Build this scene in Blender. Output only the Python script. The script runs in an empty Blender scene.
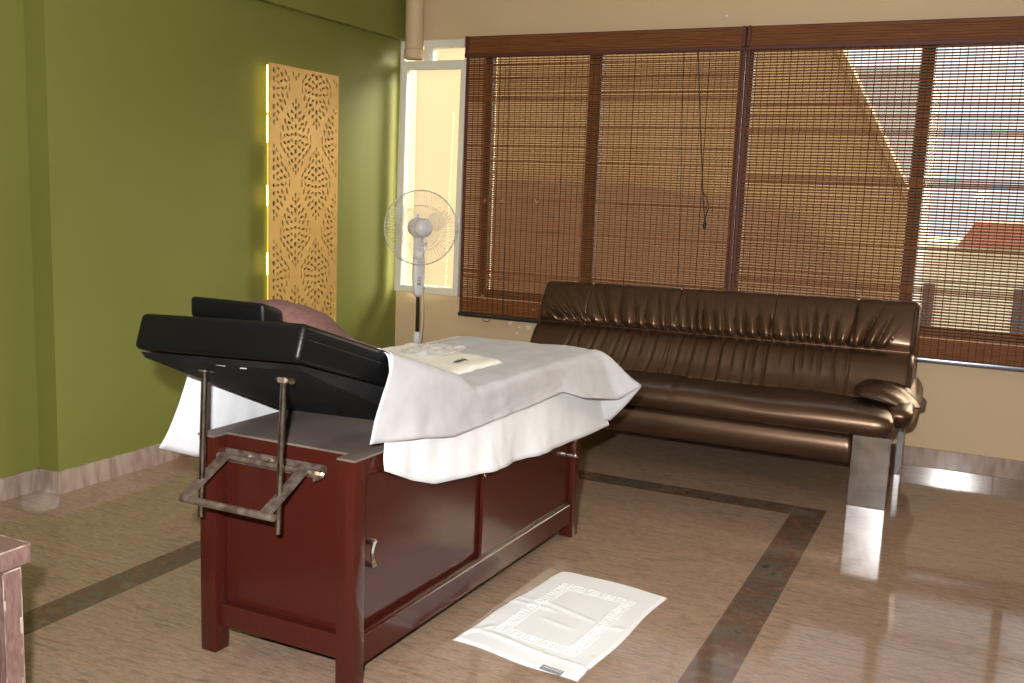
import bpy, bmesh, math, random
from mathutils import Vector, Matrix, noise
S = bpy.context.scene
COL = S.collection
PI = math.pi

# ------------------------------------------------------------------ camera
def make_camera():
    cd = bpy.data.cameras.new('camera'); co = bpy.data.objects.new('camera', cd); COL.objects.link(co)
    yaw, pit, rol = (math.radians(a) for a in (-25.3886, -8.5628, 2.1421))
    f = Vector((math.sin(yaw)*math.cos(pit), math.cos(yaw)*math.cos(pit), math.sin(pit)))
    r0 = Vector((math.cos(yaw), -math.sin(yaw), 0)); u0 = r0.cross(f)
    r = math.cos(rol)*r0 + math.sin(rol)*u0; u = -math.sin(rol)*r0 + math.cos(rol)*u0
    m = Matrix((r, u, -f)).transposed().to_4x4()
    m.translation = (3.54496, -5.63555, 1.37193)
    co.matrix_world = m
    cd.sensor_width = 36; cd.lens = 991.93/1024*36; cd.clip_start = .05; cd.clip_end = 200
    S.camera = co
    return m, f, r, u
CAM, CF, CR, CU = make_camera()

# ------------------------------------------------------------------ light
S.view_settings.view_transform = 'Standard'; S.view_settings.look = 'None'
S.view_settings.exposure = 0.0; S.view_settings.gamma = 1.0; S.view_settings.use_curve_mapping = False
W = bpy.data.worlds.new('sky'); S.world = W; W.use_nodes = True
bg = W.node_tree.nodes['Background']; bg.inputs[0].default_value = (.93, .96, 1, 1); bg.inputs[1].default_value = 1.55
def overcast():
    # overcast sky: brighter towards the zenith
    nt = W.node_tree; tc = nt.nodes.new('ShaderNodeTexCoord'); sx = nt.nodes.new('ShaderNodeSeparateXYZ'); mr = nt.nodes.new('ShaderNodeMapRange')
    mr.inputs[1].default_value = 0; mr.inputs[2].default_value = 1; mr.inputs[3].default_value = 1.5; mr.inputs[4].default_value = 5
    nt.links.new(tc.outputs['Generated'], sx.inputs[0]); nt.links.new(sx.outputs[2], mr.inputs[0])
    # wide bright patch added to the sky so the window lights the green wall
    dt = nt.nodes.new('ShaderNodeVectorMath'); dt.operation = 'DOT_PRODUCT'; dt.inputs[1].default_value = Vector((.47, .74, .48)).normalized()
    nt.links.new(tc.outputs['Generated'], dt.inputs[0])
    gl = nt.nodes.new('ShaderNodeMapRange'); gl.interpolation_type = 'SMOOTHSTEP'
    gl.inputs[1].default_value = .88; gl.inputs[2].default_value = .99; gl.inputs[3].default_value = 0; gl.inputs[4].default_value = 42
    nt.links.new(dt.outputs['Value'], gl.inputs[0])
    ad = nt.nodes.new('ShaderNodeMath'); ad.operation = 'ADD'; nt.links.new(mr.outputs[0], ad.inputs[0]); nt.links.new(gl.outputs[0], ad.inputs[1])
    nt.links.new(ad.outputs[0], bg.inputs[1])
    cr = nt.nodes.new('ShaderNodeMapRange'); cr.inputs[1].default_value = .88; cr.inputs[2].default_value = .93
    nt.links.new(dt.outputs['Value'], cr.inputs[0])
    mx = nt.nodes.new('ShaderNodeMixRGB'); mx.inputs[1].default_value = (.93, .96, 1, 1); mx.inputs[2].default_value = (1, .9, .68, 1)
    nt.links.new(cr.outputs[0], mx.inputs[0]); nt.links.new(mx.outputs[0], bg.inputs[0])
overcast()
def lamp(name, kind, energy, color, loc, direction, **kw):
    d = bpy.data.lights.new(name, kind); d.energy = energy; d.color = color
    for k, v in kw.items(): setattr(d, k, v)
    o = bpy.data.objects.new(name, d); COL.objects.link(o); o.location = loc
    o.rotation_euler = Vector(direction).to_track_quat('-Z', 'Y').to_euler()
    return o
# the photographer's flash, just above the lens
fl = Vector((3.54496, -5.63555, 1.37193)) + CU*.16 - CR*.11 + CF*.02
lamp('camera_flash', 'AREA', 175, (1, .985, .965), fl, CF, shape='RECTANGLE', size=.07, size_y=.045)

# ------------------------------------------------------------------ materials
def mat(name, col, rough=.6, metal=0., spec=.5, coat=0., noise_=None, bump=None, **kw):
    """noise_: (scale xyz, [(pos,col)...], detail)   bump: (scale xyz, strength)"""
    m = bpy.data.materials.new(name); m.use_nodes = True
    nt = m.node_tree; b = nt.nodes['Principled BSDF']
    b.inputs['Base Color'].default_value = (*col, 1); b.inputs['Roughness'].default_value = rough
    b.inputs['Metallic'].default_value = metal; b.inputs['Specular IOR Level'].default_value = spec
    b.inputs['Coat Weight'].default_value = coat
    for k, v in kw.items(): b.inputs[k.replace('_', ' ')].default_value = v
    def tex(scale, detail):
        tc = nt.nodes.new('ShaderNodeTexCoord'); mp = nt.nodes.new('ShaderNodeMapping')
        mp.inputs['Scale'].default_value = scale if hasattr(scale, '__len__') else (scale,)*3
        n = nt.nodes.new('ShaderNodeTexNoise'); n.inputs['Scale'].default_value = 1; n.inputs['Detail'].default_value = detail
        nt.links.new(tc.outputs['Object'], mp.inputs[0]); nt.links.new(mp.outputs[0], n.inputs['Vector'])
        return n
    if noise_:
        n = tex(noise_[0], noise_[2] if len(noise_) > 2 else 4)
        rp = nt.nodes.new('ShaderNodeValToRGB'); els = rp.color_ramp.elements
        while len(els) < len(noise_[1]): els.new(.5)
        for e, (p, c) in zip(els, noise_[1]): e.position = p; e.color = (*c, 1)
        nt.links.new(n.outputs[0], rp.inputs[0]); nt.links.new(rp.outputs[0], b.inputs['Base Color'])
    if bump:
        n = tex(bump[0], 3); bp = nt.nodes.new('ShaderNodeBump'); bp.inputs['Strength'].default_value = bump[1]
        bp.inputs['Distance'].default_value = .002
        nt.links.new(n.outputs[0], bp.inputs['Height']); nt.links.new(bp.outputs[0], b.inputs['Normal'])
    return m
def emit(name, col, st):
    m = bpy.data.materials.new(name); m.use_nodes = True; b = m.node_tree.nodes['Principled BSDF']
    b.inputs['Base Color'].default_value = (*col, 1); b.inputs['Emission Color'].default_value = (*col, 1)
    b.inputs['Emission Strength'].default_value = st
    return m

M = {}
M['green'] = mat('green_paint', (.18, .19, .043), .55, spec=.25, noise_=((1.2, 1.2, 1.2), [(.3, (.17, .18, .04)), (.7, (.19, .2, .046))], 3), bump=(60, .08))
M['beige'] = mat('beige_paint', (.56, .42, .25), .6, noise_=((1.5, 1.5, 1.5), [(.3, (.545, .405, .24)), (.7, (.58, .435, .262))], 3), bump=(70, .06))
M['white_ceiling'] = mat('ceiling_paint', (.75, .73, .68), .8)
M['skirt'] = mat('pink_granite', (.3, .22, .18), .12, noise_=((26, 26, 7), [(.3, (.25, .18, .145)), (.5, (.36, .27, .225)), (.72, (.44, .35, .3))], 6))
M['upvc'] = mat('white_window_frame', (.72, .69, .6), .4)
M['bronze'] = mat('bronze_window_frame', (.03, .021, .015), .6, spec=.2)
M['maroon'] = mat('maroon_metallic_paint', (.05, .0085, .0055), .17, spec=.4, noise_=((220, 220, 220), [(.35, (.044, .0075, .005)), (.65, (.056, .01, .0065))], 2))
M['bed_top'] = mat('dusty_brown_top', (.16, .12, .1), .4, noise_=((5, 3, 5), [(.3, (.11, .085, .072)), (.7, (.2, .16, .138))], 5))
M['black'] = mat('black_leatherette', (.004, .004, .0045), .36, spec=.22, bump=(260, .25))
M['underside'] = mat('black_underside_cloth', (.008, .008, .009), .8, spec=.2, noise_=((9, 9, 9), [(.45, (.006, .006, .0065)), (.75, (.016, .016, .018))], 5))
M['steel'] = mat('dull_steel', (.3, .29, .27), .25, metal=1, noise_=((60, 60, 30), [(.35, (.16, .145, .13)), (.6, (.34, .33, .31))], 5))
M['rusty'] = mat('aged_steel', (.22, .17, .14), .45, metal=.6, noise_=((40, 40, 40), [(.35, (.12, .08, .06)), (.65, (.28, .22, .19))], 5))
M['brass'] = mat('zinc_bolt', (.6, .52, .36), .35, metal=1)
M['chrome'] = mat('polished_chrome', (.6, .6, .61), .2, metal=1, noise_=((14, 14, 14), [(.3, (.42, .42, .43)), (.7, (.68, .68, .69))], 6))
M['handle'] = mat('nickel_handle', (.75, .73, .68), .2, metal=1)
M['white_cloth'] = mat('white_cotton', (.8, .8, .8), .9, noise_=((30, 30, 30), [(.3, (.74, .76, .79)), (.7, (.78, .8, .83))], 4))
M['grey_cloth'] = mat('grey_nonwoven', (.42, .39, .37), .9, noise_=((14, 14, 14), [(.3, (.44, .438, .46)), (.7, (.52, .518, .54))], 6), bump=(160, .2))
M['cream_cloth'] = mat('cream_towelling', (.76, .73, .66), .9, bump=(300, .3))
M['tissue'] = mat('clear_crumpled_film', (.85, .85, .87), .25, Alpha=.4)
M['mauve'] = mat('mauve_towel', (.14, .065, .055), .95, noise_=((60, 60, 60), [(.3, (.11, .048, .04)), (.7, (.165, .075, .064))], 4), bump=(280, .6))
M['towel'] = mat('white_towelling', (.74, .75, .76), .95, bump=(340, .5))
M['stain'] = mat('faint_stain', (.7, .66, .56), .95)
M['tag'] = mat('grey_tag', (.22, .23, .25), .7)
M['ink'] = mat('black_ink', (.01, .01, .012), .6)
M['slat'] = mat('brown_bamboo_slats', (.16, .07, .028), .6, spec=.2, noise_=((6, 6, 320), [(.3, (.1, .034, .009)), (.5, (.165, .058, .016)), (.72, (.23, .086, .026))], 3))
M['thread'] = mat('dark_brown_thread', (.06, .024, .01), .8, spec=.1)
M['binding'] = mat('maroon_binding', (.085, .018, .012), .6)
M['rail_dark'] = mat('dark_bottom_rail', (.02, .022, .024), .35)
M['rail_grey'] = mat('grey_metal_rail', (.2, .21, .25), .28, metal=.7)
M['cord'] = mat('dark_cord', (.02, .012, .008), .7)
M['gold'] = mat('gold_painted_board', (.55, .31, .075), .36, metal=.25, noise_=((6, 6, 6), [(.3, (.66, .4, .12)), (.7, (.72, .45, .14))], 3))
M['mirror'] = mat('silver_backing', (.42, .42, .42), .22, metal=.9, noise_=((55, 55, 55), [(.35, (.12, .11, .08)), (.65, (.62, .62, .64))], 3))
M['led'] = emit('led_strip', (1, .8, .28), 7)
M['led_pale'] = emit('led_strip_pale', (1, .9, .55), 9)
M['led_soft'] = emit('led_strip_dim', (1, .74, .12), 3.2)
M['plastic'] = mat('white_plastic', (.68, .68, .68), .35)
M['plastic_dark'] = mat('grey_plastic', (.32, .33, .34), .4)
M['blade'] = mat('clear_blade_plastic', (.8, .8, .8), .25, Alpha=.16)
M['guard'] = mat('white_guard_wire', (.62, .62, .6), .4)
M['fan_pole'] = mat('dark_chrome_pole', (.1, .08, .06), .18, metal=.9)
M['leather'] = mat('bronze_leather', (.2, .11, .06), .31, metal=.85, spec=.5, noise_=((3, 3, 3), [(.3, (.135, .083, .054)), (.7, (.18, .112, .074))], 4), bump=(240, .2))
M['leather_dark'] = mat('dark_brown_leather', (.045, .025, .016), .42, bump=(240, .2))
M['black_board'] = mat('black_base_board', (.01, .009, .008), .6)
M['ns'] = mat('mauve_brown_laminate', (.17, .1, .085), .5, noise_=((160, 160, 40), [(.35, (.135, .078, .068)), (.65, (.205, .125, .108))], 3), bump=(220, .2))
M['ns_edge'] = mat('worn_pale_edge', (.4, .32, .26), .7, noise_=((30, 30, 18), [(.4, (.2, .12, .1)), (.65, (.46, .38, .31))], 5))
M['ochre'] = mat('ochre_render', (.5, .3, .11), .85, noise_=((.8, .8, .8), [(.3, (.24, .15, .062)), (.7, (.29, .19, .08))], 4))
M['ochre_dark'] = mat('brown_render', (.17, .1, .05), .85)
M['cream_render'] = mat('cream_render', (.58, .43, .24), .85)
M['pale'] = mat('pale_yellow_render', (.66, .6, .42), .85)
M['terracotta'] = mat('terracotta_render', (.34, .13, .08), .85)
M['concrete'] = mat('grey_concrete', (.45, .42, .38), .85)
M['dark_glass'] = mat('dark_window_pane', (.04, .05, .06), .1)
M['ground'] = mat('dusty_ground', (.3, .26, .2), .9)
M['sticker'] = mat('cream_sticker', (.74, .66, .5), .6)
M['sticker_brown'] = mat('tan_sticker', (.3, .17, .09), .6)

def clear():
    m = bpy.data.materials.new('clear_window_glass'); m.use_nodes = True; nt = m.node_tree
    out = nt.nodes['Material Output']; nt.nodes.remove(nt.nodes['Principled BSDF'])
    t = nt.nodes.new('ShaderNodeBsdfTransparent'); t.inputs[0].default_value = (.95, .96, .95, 1)
    g = nt.nodes.new('ShaderNodeBsdfGlossy'); g.inputs['Roughness'].default_value = .02
    fr = nt.nodes.new('ShaderNodeFresnel'); fr.inputs[0].default_value = 1.3
    x = nt.nodes.new('ShaderNodeMixShader')
    nt.links.new(fr.outputs[0], x.inputs[0]); nt.links.new(t.outputs[0], x.inputs[1]); nt.links.new(g.outputs[0], x.inputs[2]); nt.links.new(x.outputs[0], out.inputs[0])
    return m
M['glass'] = clear()

def floor_material():
    m = bpy.data.materials.new('streaked_granite_floor'); m.use_nodes = True; nt = m.node_tree; N = nt.nodes; L = nt.links
    b = N['Principled BSDF']; tc = N.new('ShaderNodeTexCoord'); sx = N.new('ShaderNodeSeparateXYZ'); L.new(tc.outputs['Object'], sx.inputs[0])
    def math_(op, a, c=None):
        n = N.new('ShaderNodeMath'); n.operation = op
        for i, v in enumerate((a, c)):
            if v is None: continue
            if isinstance(v, (int, float)): n.inputs[i].default_value = v
            else: L.new(v, n.inputs[i])
        return n.outputs[0]
    def within(v, a, c): return math_('MULTIPLY', math_('GREATER_THAN', v, a), math_('LESS_THAN', v, c))
    def nz(scale, detail=6, rough=.6, dist=0):
        mp = N.new('ShaderNodeMapping'); mp.inputs['Scale'].default_value = scale; L.new(tc.outputs['Object'], mp.inputs[0])
        n = N.new('ShaderNodeTexNoise'); n.inputs['Scale'].default_value = 1; n.inputs['Detail'].default_value = detail
        n.inputs['Roughness'].default_value = rough; n.inputs['Distortion'].default_value = dist
        L.new(mp.outputs[0], n.inputs['Vector']); return n.outputs[0]
    def ramp(f, st):
        r = N.new('ShaderNodeValToRGB'); e = r.color_ramp.elements
        while len(e) < len(st): e.new(.5)
        for q, (p, c) in zip(e, st): q.position = p; q.color = (*c, 1)
        L.new(f, r.inputs[0]); return r.outputs[0]
    def mix(f, a, c):
        n = N.new('ShaderNodeMixRGB')
        for i, v in ((0, f), (1, a), (2, c)):
            if isinstance(v, tuple): n.inputs[i].default_value = (*v, 1)
            elif isinstance(v, (int, float)): n.inputs[i].default_value = v
            else: L.new(v, n.inputs[i])
        return n.outputs[0]
    X, Y = sx.outputs[0], sx.outputs[1]
    streak = ramp(nz((7, 60, 1), 9, .78, 1.0), [(.3, (.115, .108, .088)), (.41, (.25, .17, .115)), (.5, (.37, .235, .16)), (.58, (.33, .235, .175)), (.7, (.2, .182, .148))])
    fine = nz((22, 110, 1), 6, .8, .5)
    fine = math_('MULTIPLY', math_('MINIMUM', math_('MAXIMUM', math_('SUBTRACT', fine, .42), 0.), .22), 2.6)
    streak = mix(fine, streak, (.115, .1, .08))
    band = ramp(nz((6, 9, 1), 12, .76, .5), [(.34, (.04, .034, .027)), (.43, (.11, .1, .078)), (.5, (.115, .06, .042)), (.55, (.15, .085, .055)), (.62, (.13, .118, .095)), (.74, (.17, .155, .13))])
    inb = math_('MAXIMUM', within(X, .908, 1.048), math_('MAXIMUM',
          math_('MULTIPLY', within(X, 2.86, 3.002), math_('LESS_THAN', Y, -1.102)),
          math_('MULTIPLY', within(Y, -1.243, -1.102), within(X, 1.048, 3.002))))
    col = mix(inb, streak, band)
    w = .0022
    def jx(x): return within(X, x-w, x+w)
    def jy(y): return within(Y, y-w, y+w)
    j = math_('MAXIMUM', jx(3.002), jx(2.86))
    j = math_('MAXIMUM', j, math_('MULTIPLY', jx(2.006), math_('GREATER_THAN', Y, -1.102)))
    j = math_('MAXIMUM', j, jx(.908)); j = math_('MAXIMUM', j, jx(1.048))
    j = math_('MAXIMUM', j, math_('MULTIPLY', math_('MAXIMUM', jy(-2.4), jy(-4.0)), math_('SUBTRACT', 1., inb)))
    j = math_('MULTIPLY', j, .55)
    col = mix(j, col, (.3, .23, .18))
    L.new(col, b.inputs['Base Color'])
    b.inputs['Roughness'].default_value = .13
    rr = N.new('ShaderNodeMapRange'); rr.inputs[3].default_value = .05; rr.inputs[4].default_value = .1
    L.new(nz((5, 5, 1), 4), rr.inputs[0]); L.new(rr.outputs[0], b.inputs['Roughness'])
    b.inputs['Specular IOR Level'].default_value = .4
    return m
M['floor'] = floor_material()

# ------------------------------------------------------------------ mesh helpers
class MB:
    def __init__(s): s.bm = bmesh.new()
    def box(s, x0, x1, y0, y1, z0, z1, bev=0, seg=2, rot=None, piv=None):
        t = bmesh.new(); bmesh.ops.create_cube(t, size=1)
        for v in t.verts: v.co = Vector((x0+(v.co.x+.5)*(x1-x0), y0+(v.co.y+.5)*(y1-y0), z0+(v.co.z+.5)*(z1-z0)))
        if bev: bmesh.ops.bevel(t, geom=list(t.edges), offset=bev, segments=seg, profile=.5, affect='EDGES')
        if rot is not None:
            p = Vector(piv) if piv is not None else Vector(((x0+x1)/2, (y0+y1)/2, (z0+z1)/2))
            for v in t.verts: v.co = p + rot @ (v.co-p)
        return s.merge(t)
    def merge(s, t):
        mp = {v: s.bm.verts.new(v.co) for v in t.verts}
        for f in t.faces:
            try: s.bm.faces.new([mp[v] for v in f.verts])
            except ValueError: pass
        t.free(); return s
    def prism(s, pts, fn, bev=0, seg=2):
        """pts: 2D outline; fn(p, k) -> 3D point, k=0/1 the two ends"""
        t = bmesh.new()
        a = [t.verts.new(fn(p, 0)) for p in pts]; b = [t.verts.new(fn(p, 1)) for p in pts]
        t.faces.new(a[::-1]); t.faces.new(b); n = len(pts)
        for i in range(n): t.faces.new((a[i], a[(i+1) % n], b[(i+1) % n], b[i]))
        bmesh.ops.recalc_face_normals(t, faces=list(t.faces))
        if bev: bmesh.ops.bevel(t, geom=list(t.edges), offset=bev, segments=seg, profile=.5, affect='EDGES')
        return s.merge(t)
    def tube(s, pts, r, n=12, caps=True):
        pts = [Vector(p) for p in pts]; rings = []
        rr = r if hasattr(r, '__len__') else [r]*len(pts)
        up = None
        for i, p in enumerate(pts):
            d = (pts[min(i+1, len(pts)-1)]-pts[max(i-1, 0)]).normalized()
            if up is None: up = Vector((0, 0, 1)) if abs(d.z) < .9 else Vector((1, 0, 0))
            a = d.cross(up).normalized(); b = a.cross(d).normalized(); up = b
            rings.append([s.bm.verts.new(p+rr[i]*(math.cos(2*PI*k/n)*a+math.sin(2*PI*k/n)*b)) for k in range(n)])
        for q, w in zip(rings, rings[1:]):
            for k in range(n): s.bm.faces.new((q[k], q[(k+1) % n], w[(k+1) % n], w[k]))
        if caps: s.bm.faces.new(rings[0][::-1]); s.bm.faces.new(rings[-1])
        return s
    def lathe(s, prof, base, axis=(0, 0, 1), n=32):
        ax = Vector(axis).normalized(); a = ax.cross(Vector((0, 0, 1)) if abs(ax.z) < .9 else Vector((1, 0, 0))).normalized(); b = ax.cross(a)
        base = Vector(base); rings = []
        for r, h in prof:
            rings.append([s.bm.verts.new(base+ax*h+r*(math.cos(2*PI*k/n)*a+math.sin(2*PI*k/n)*b)) for k in range(n)] if r > 1e-6 else [s.bm.verts.new(base+ax*h)])
        for q, w in zip(rings, rings[1:]):
            for k in range(n):
                k2 = (k+1) % n
                if len(q) == 1 and len(w) == 1: continue
                if len(q) == 1: s.bm.faces.new((q[0], w[k2], w[k]))
                elif len(w) == 1: s.bm.faces.new((q[k], q[k2], w[0]))
                else: s.bm.faces.new((q[k], q[k2], w[k2], w[k]))
        return s
    def grid(s, rows, closed_u=False, closed_v=False):
        V = [[s.bm.verts.new(p) for p in r] for r in rows]
        nu, nv = len(V), len(V[0])
        for i in range(nu if closed_u else nu-1):
            for j in range(nv if closed_v else nv-1):
                q = [V[i][j], V[(i+1) % nu][j], V[(i+1) % nu][(j+1) % nv], V[i][(j+1) % nv]]
                try: s.bm.faces.new(q)
                except ValueError: pass
        return V
    def build(s, name, m, parent=None, smooth=0, weld=0, recalc=True):
        if weld: bmesh.ops.remove_doubles(s.bm, verts=list(s.bm.verts), dist=weld)
        if recalc: bmesh.ops.recalc_face_normals(s.bm, faces=list(s.bm.faces))
        me = bpy.data.meshes.new(name)
        off = ORG.get(parent.name, Vector()) if parent else Vector()
        if SHEAR:
            for v in s.bm.verts: v.co.x += SHEAR*(v.co.y+3.517)
        for v in s.bm.verts: v.co -= off
        s.bm.to_mesh(me); s.bm.free()
        if smooth:
            for p in me.polygons: p.use_smooth = True
            if smooth < 180: me.set_sharp_from_angle(angle=math.radians(smooth))
        me.materials.append(M[m] if isinstance(m, str) else m)
        o = bpy.data.objects.new(name, me); COL.objects.link(o)
        if parent: o.parent = parent
        ORG[o.name] = off
        return o
ORG = {}; SHEAR = 0
def tag(o, label, cat, group=None):
    o['label'] = label; o['category'] = cat
    if group: o['group'] = group
    return o
def thing(name, label, cat, loc, group=None):
    o = bpy.data.objects.new(name, None); COL.objects.link(o); o.location = loc; o.empty_display_size = .1
    ORG[o.name] = Vector(loc); return tag(o, label, cat, group)
def struct(o): o['kind'] = 'structure'; return o
def part_label(o, l): o['label'] = l; return o
def lerp(a, b, t): return a+(b-a)*t
def sst(a, b, x):
    t = max(0., min(1., (x-a)/(b-a))); return t*t*(3-2*t)
def interp(tab, x):
    if x <= tab[0][0]: return tab[0][1]
    for (a, va), (b, vb) in zip(tab, tab[1:]):
        if x <= b:
            t = (x-a)/(b-a); return lerp(va, vb, t)
    return tab[-1][1]

# ------------------------------------------------------------------ room shell
XR, YB, ZC, RX = 5.6, -7.6, 2.95, -.12
YS = -2.706      # where the green wall steps back
def room():
    b = MB(); b.box(-.4, XR+.2, YB-.2, .25, -.12, 0); struct(b.build('floor', 'floor'))
    b = MB(); b.box(-.4, XR+.2, YB-.2, .25, ZC, ZC+.12); struct(b.build('ceiling', 'white_ceiling'))
    # green wall: near recessed stretch, middle stretch, far stretch with a board seam, and the beam over it
    b = MB()
    b.box(-.4, RX, YB, YS, 0, ZC); b.box(-.4, 0, YS, -1.912, 0, ZC); b.box(-.4, -.003, -1.912, 0, 0, ZC)
    struct(b.build('wall_left', 'green'))
    b = MB(); b.box(-.003, .05, -2.5, 0, 2.305, ZC, .004); struct(b.build('trim_1', 'green'))
    b = MB(); b.box(XR, XR+.2, YB-.2, .25, 0, ZC); struct(b.build('wall_right', 'beige'))
    b = MB(); b.box(-.4, XR, YB-.2, YB, 0, ZC); struct(b.build('wall_near', 'beige'))
    # window wall with two openings
    b = MB()
    zc0, zc1, za, zb = .72, 2.305, .70, 2.24
    b.box(-.4, XR, 0, .2, 0, za); b.box(-.4, XR, 0, .2, zc1, ZC); b.box(-.4, 0, 0, .2, za, zc1)
    b.box(.5, .6, 0, .2, za, zc1); b.box(4.3, XR, 0, .2, za, zc1); b.box(.6, 4.3, 0, .2, zb, zc1)
    struct(b.build('wall_back', 'beige', weld=1e-5))
    # skirting tiles
    b = MB(); b.box(RX, RX+.015, YB, YS-.001, 0, .1, .0015)
    b.box(RX+.0, .0152, YS-.015, YS, 0, .1, .0015)
    y = YS
    for y1 in (-2.36, -1.75, -1.14, -.53, -.016):
        b.box(0, .015, y+.0008, y1-.0008, 0, .1, .0015); y = y1
    struct(b.build('baseboard_left', 'skirt'))
    b = MB(); x = .016
    for x1 in (.63, 1.24, 1.85, 2.46, 3.07, 3.68, 4.29, 4.9, XR):
        b.box(x+.0008, x1-.0008, -.015, 0, 0, .1, .0015); x = x1
    struct(b.build('baseboard_back', 'skirt'))
    # big window behind the blinds: frame, mullions, panes
    b = MB()
    for x0, x1 in ((.6, .65), (1.295, 1.375), (2.19, 2.27), (3.135, 3.2), (3.75, 3.8), (4.25, 4.3)): b.box(x0, x1, .04, .09, .70, 2.24)
    b.box(.6, 4.3, .04, .09, .70, .745); b.box(.6, 4.3, .04, .09, 2.2, 2.24)
    w = struct(b.build('window_1', 'bronze'))
    for x0, x1 in ((.65, 1.295), (1.375, 2.19), (2.27, 3.135), (3.2, 4.25)):
        p = MB(); p.box(x0, x1, .063, .067, .745, 2.2); p.build('pane', 'glass', w)
    # casement window in the corner: fixed frame, upper light, hopper sash leaning into the room
    b = MB()
    b.box(0, .03, .0, .06, .70, 2.305); b.box(.47, .5, 0, .06, .70, 2.305); b.box(.03, .47, 0, .06, .70, .74)
    b.box(.03, .47, 0, .06, 2.13, 2.165); b.box(.16, .47, 0, .06, 2.275, 2.305); b.box(.18, .225, -.012, .06, 2.165, 2.305)
    b.box(.225, .47, -.012, .06, 2.26, 2.305); b.box(.225, .24, 0, .05, 2.165, 2.26)
    w = struct(b.build('window_2', 'upvc'))
    p = MB(); p.box(.24, .47, .03, .035, 2.165, 2.255); p.build('pane', 'glass', w)
    b = MB(); piv = (0, -.055, 2.155); R = Matrix.Rotation(math.radians(-1.2), 3, 'X')
    x0, x1, z0, z1 = .045, .52, .7, 2.17
    def bx(*a, **k): b.box(*a, rot=R, piv=piv, **k)
    fw = .05
    bx(x0, x0+fw, -.075, -.035, z0, z1, bev=.004); bx(x1-fw+.014, x1, -.075, -.035, z0, z1, bev=.004)
    bx(x0+fw, x1-fw+.014, -.075, -.035, z0, z0+fw-.006, bev=.004); bx(x0+fw, x1-fw+.014, -.075, -.035, z1-fw-.004, z1, bev=.004)
    bx(x0+.012, x0+.03, -.083, -.075, z0+.02, z1-.02, bev=.003)
    sash = b.build('sash', 'upvc', w)
    p = MB(); p.box(x0+fw-.004, x1-fw+.018, -.052, -.047, z0+.04, z1-.04, rot=R, piv=piv); p.build('pane', 'glass', sash)
room()

# vertical pipe in the corner going out above the sash
def pipe():
    t = thing('wall_pipe', 'beige painted vertical pipe in the room corner above the white window', 'pipe', (.1, -.075, 2.19))
    b = MB(); b.tube([(.148, -.082, ZC), (.148, -.082, 2.24)], .058, 28); b.build('pipe_run', 'beige', t, 40)
    b = MB(); b.lathe([(.0, 0), (.055, 0), (.061, .006), (.0635, .015), (.0635, .058), (.058, .064)], (.148, -.082, 2.178)); b.build('coupling', 'beige', t, 40)
pipe()

# small plaster spot and stickers
def butterfly(b, c, s, a):
    """two pairs of wings and a body, a thin flat sticker parallel to the wall"""
    for sg in (-1, 1):
        for ang, l, w in ((.75, 1., .62), (-.55, .72, .5)):
            pts = []
            for k in range(12):
                q = 2*PI*k/12; px = l*.5*(1-math.cos(q)); pz = w*.5*math.sin(q)*(.5+.5*(1-math.cos(q))/2)
                x = px*math.cos(ang)-pz*math.sin(ang); z = px*math.sin(ang)+pz*math.cos(ang)
                x = sg*x*s; z = z*s
                pts.append((x*math.cos(a)-z*math.sin(a), x*math.sin(a)+z*math.cos(a)))
            b.prism(pts, lambda p, k: Vector((c[0]+p[0], c[1]-.0012*k, c[2]+p[1])))
    b.box(c[0]-.06*s, c[0]+.06*s, c[1]-.002, c[1], c[2]-.4*s, c[2]+.4*s)
for (x, z, s, a, lab) in ((.855, .547, .02, .3, 'cream butterfly sticker on beige wall, nearest the left end of the blind'),
                          (.916, .53, .013, -.5, 'tiny cream butterfly sticker on beige wall, between two bigger stickers'),
                          (.985, .53, .024, .1, 'largest cream butterfly sticker on beige wall, nearest the sofa'),
                          (.907, .488, .015, 1., 'cream butterfly sticker on beige wall, lowest of the four, just above the bed')):
    b = MB(); butterfly(b, (x, 0, z), s, a); tag(b.build('butterfly_sticker', 'sticker'), lab, 'sticker', 'butterfly stickers on the beige wall')
b = MB(); b.lathe([(.008, 0), (.008, .002), (.005, .004), (0, .004)], (2.11, 0, 2.379), (0, -1, 0), 12)
tag(b.build('wall_plug', 'plastic'), 'tiny white plug in the beige wall above the blinds', 'wall plug')

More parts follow.
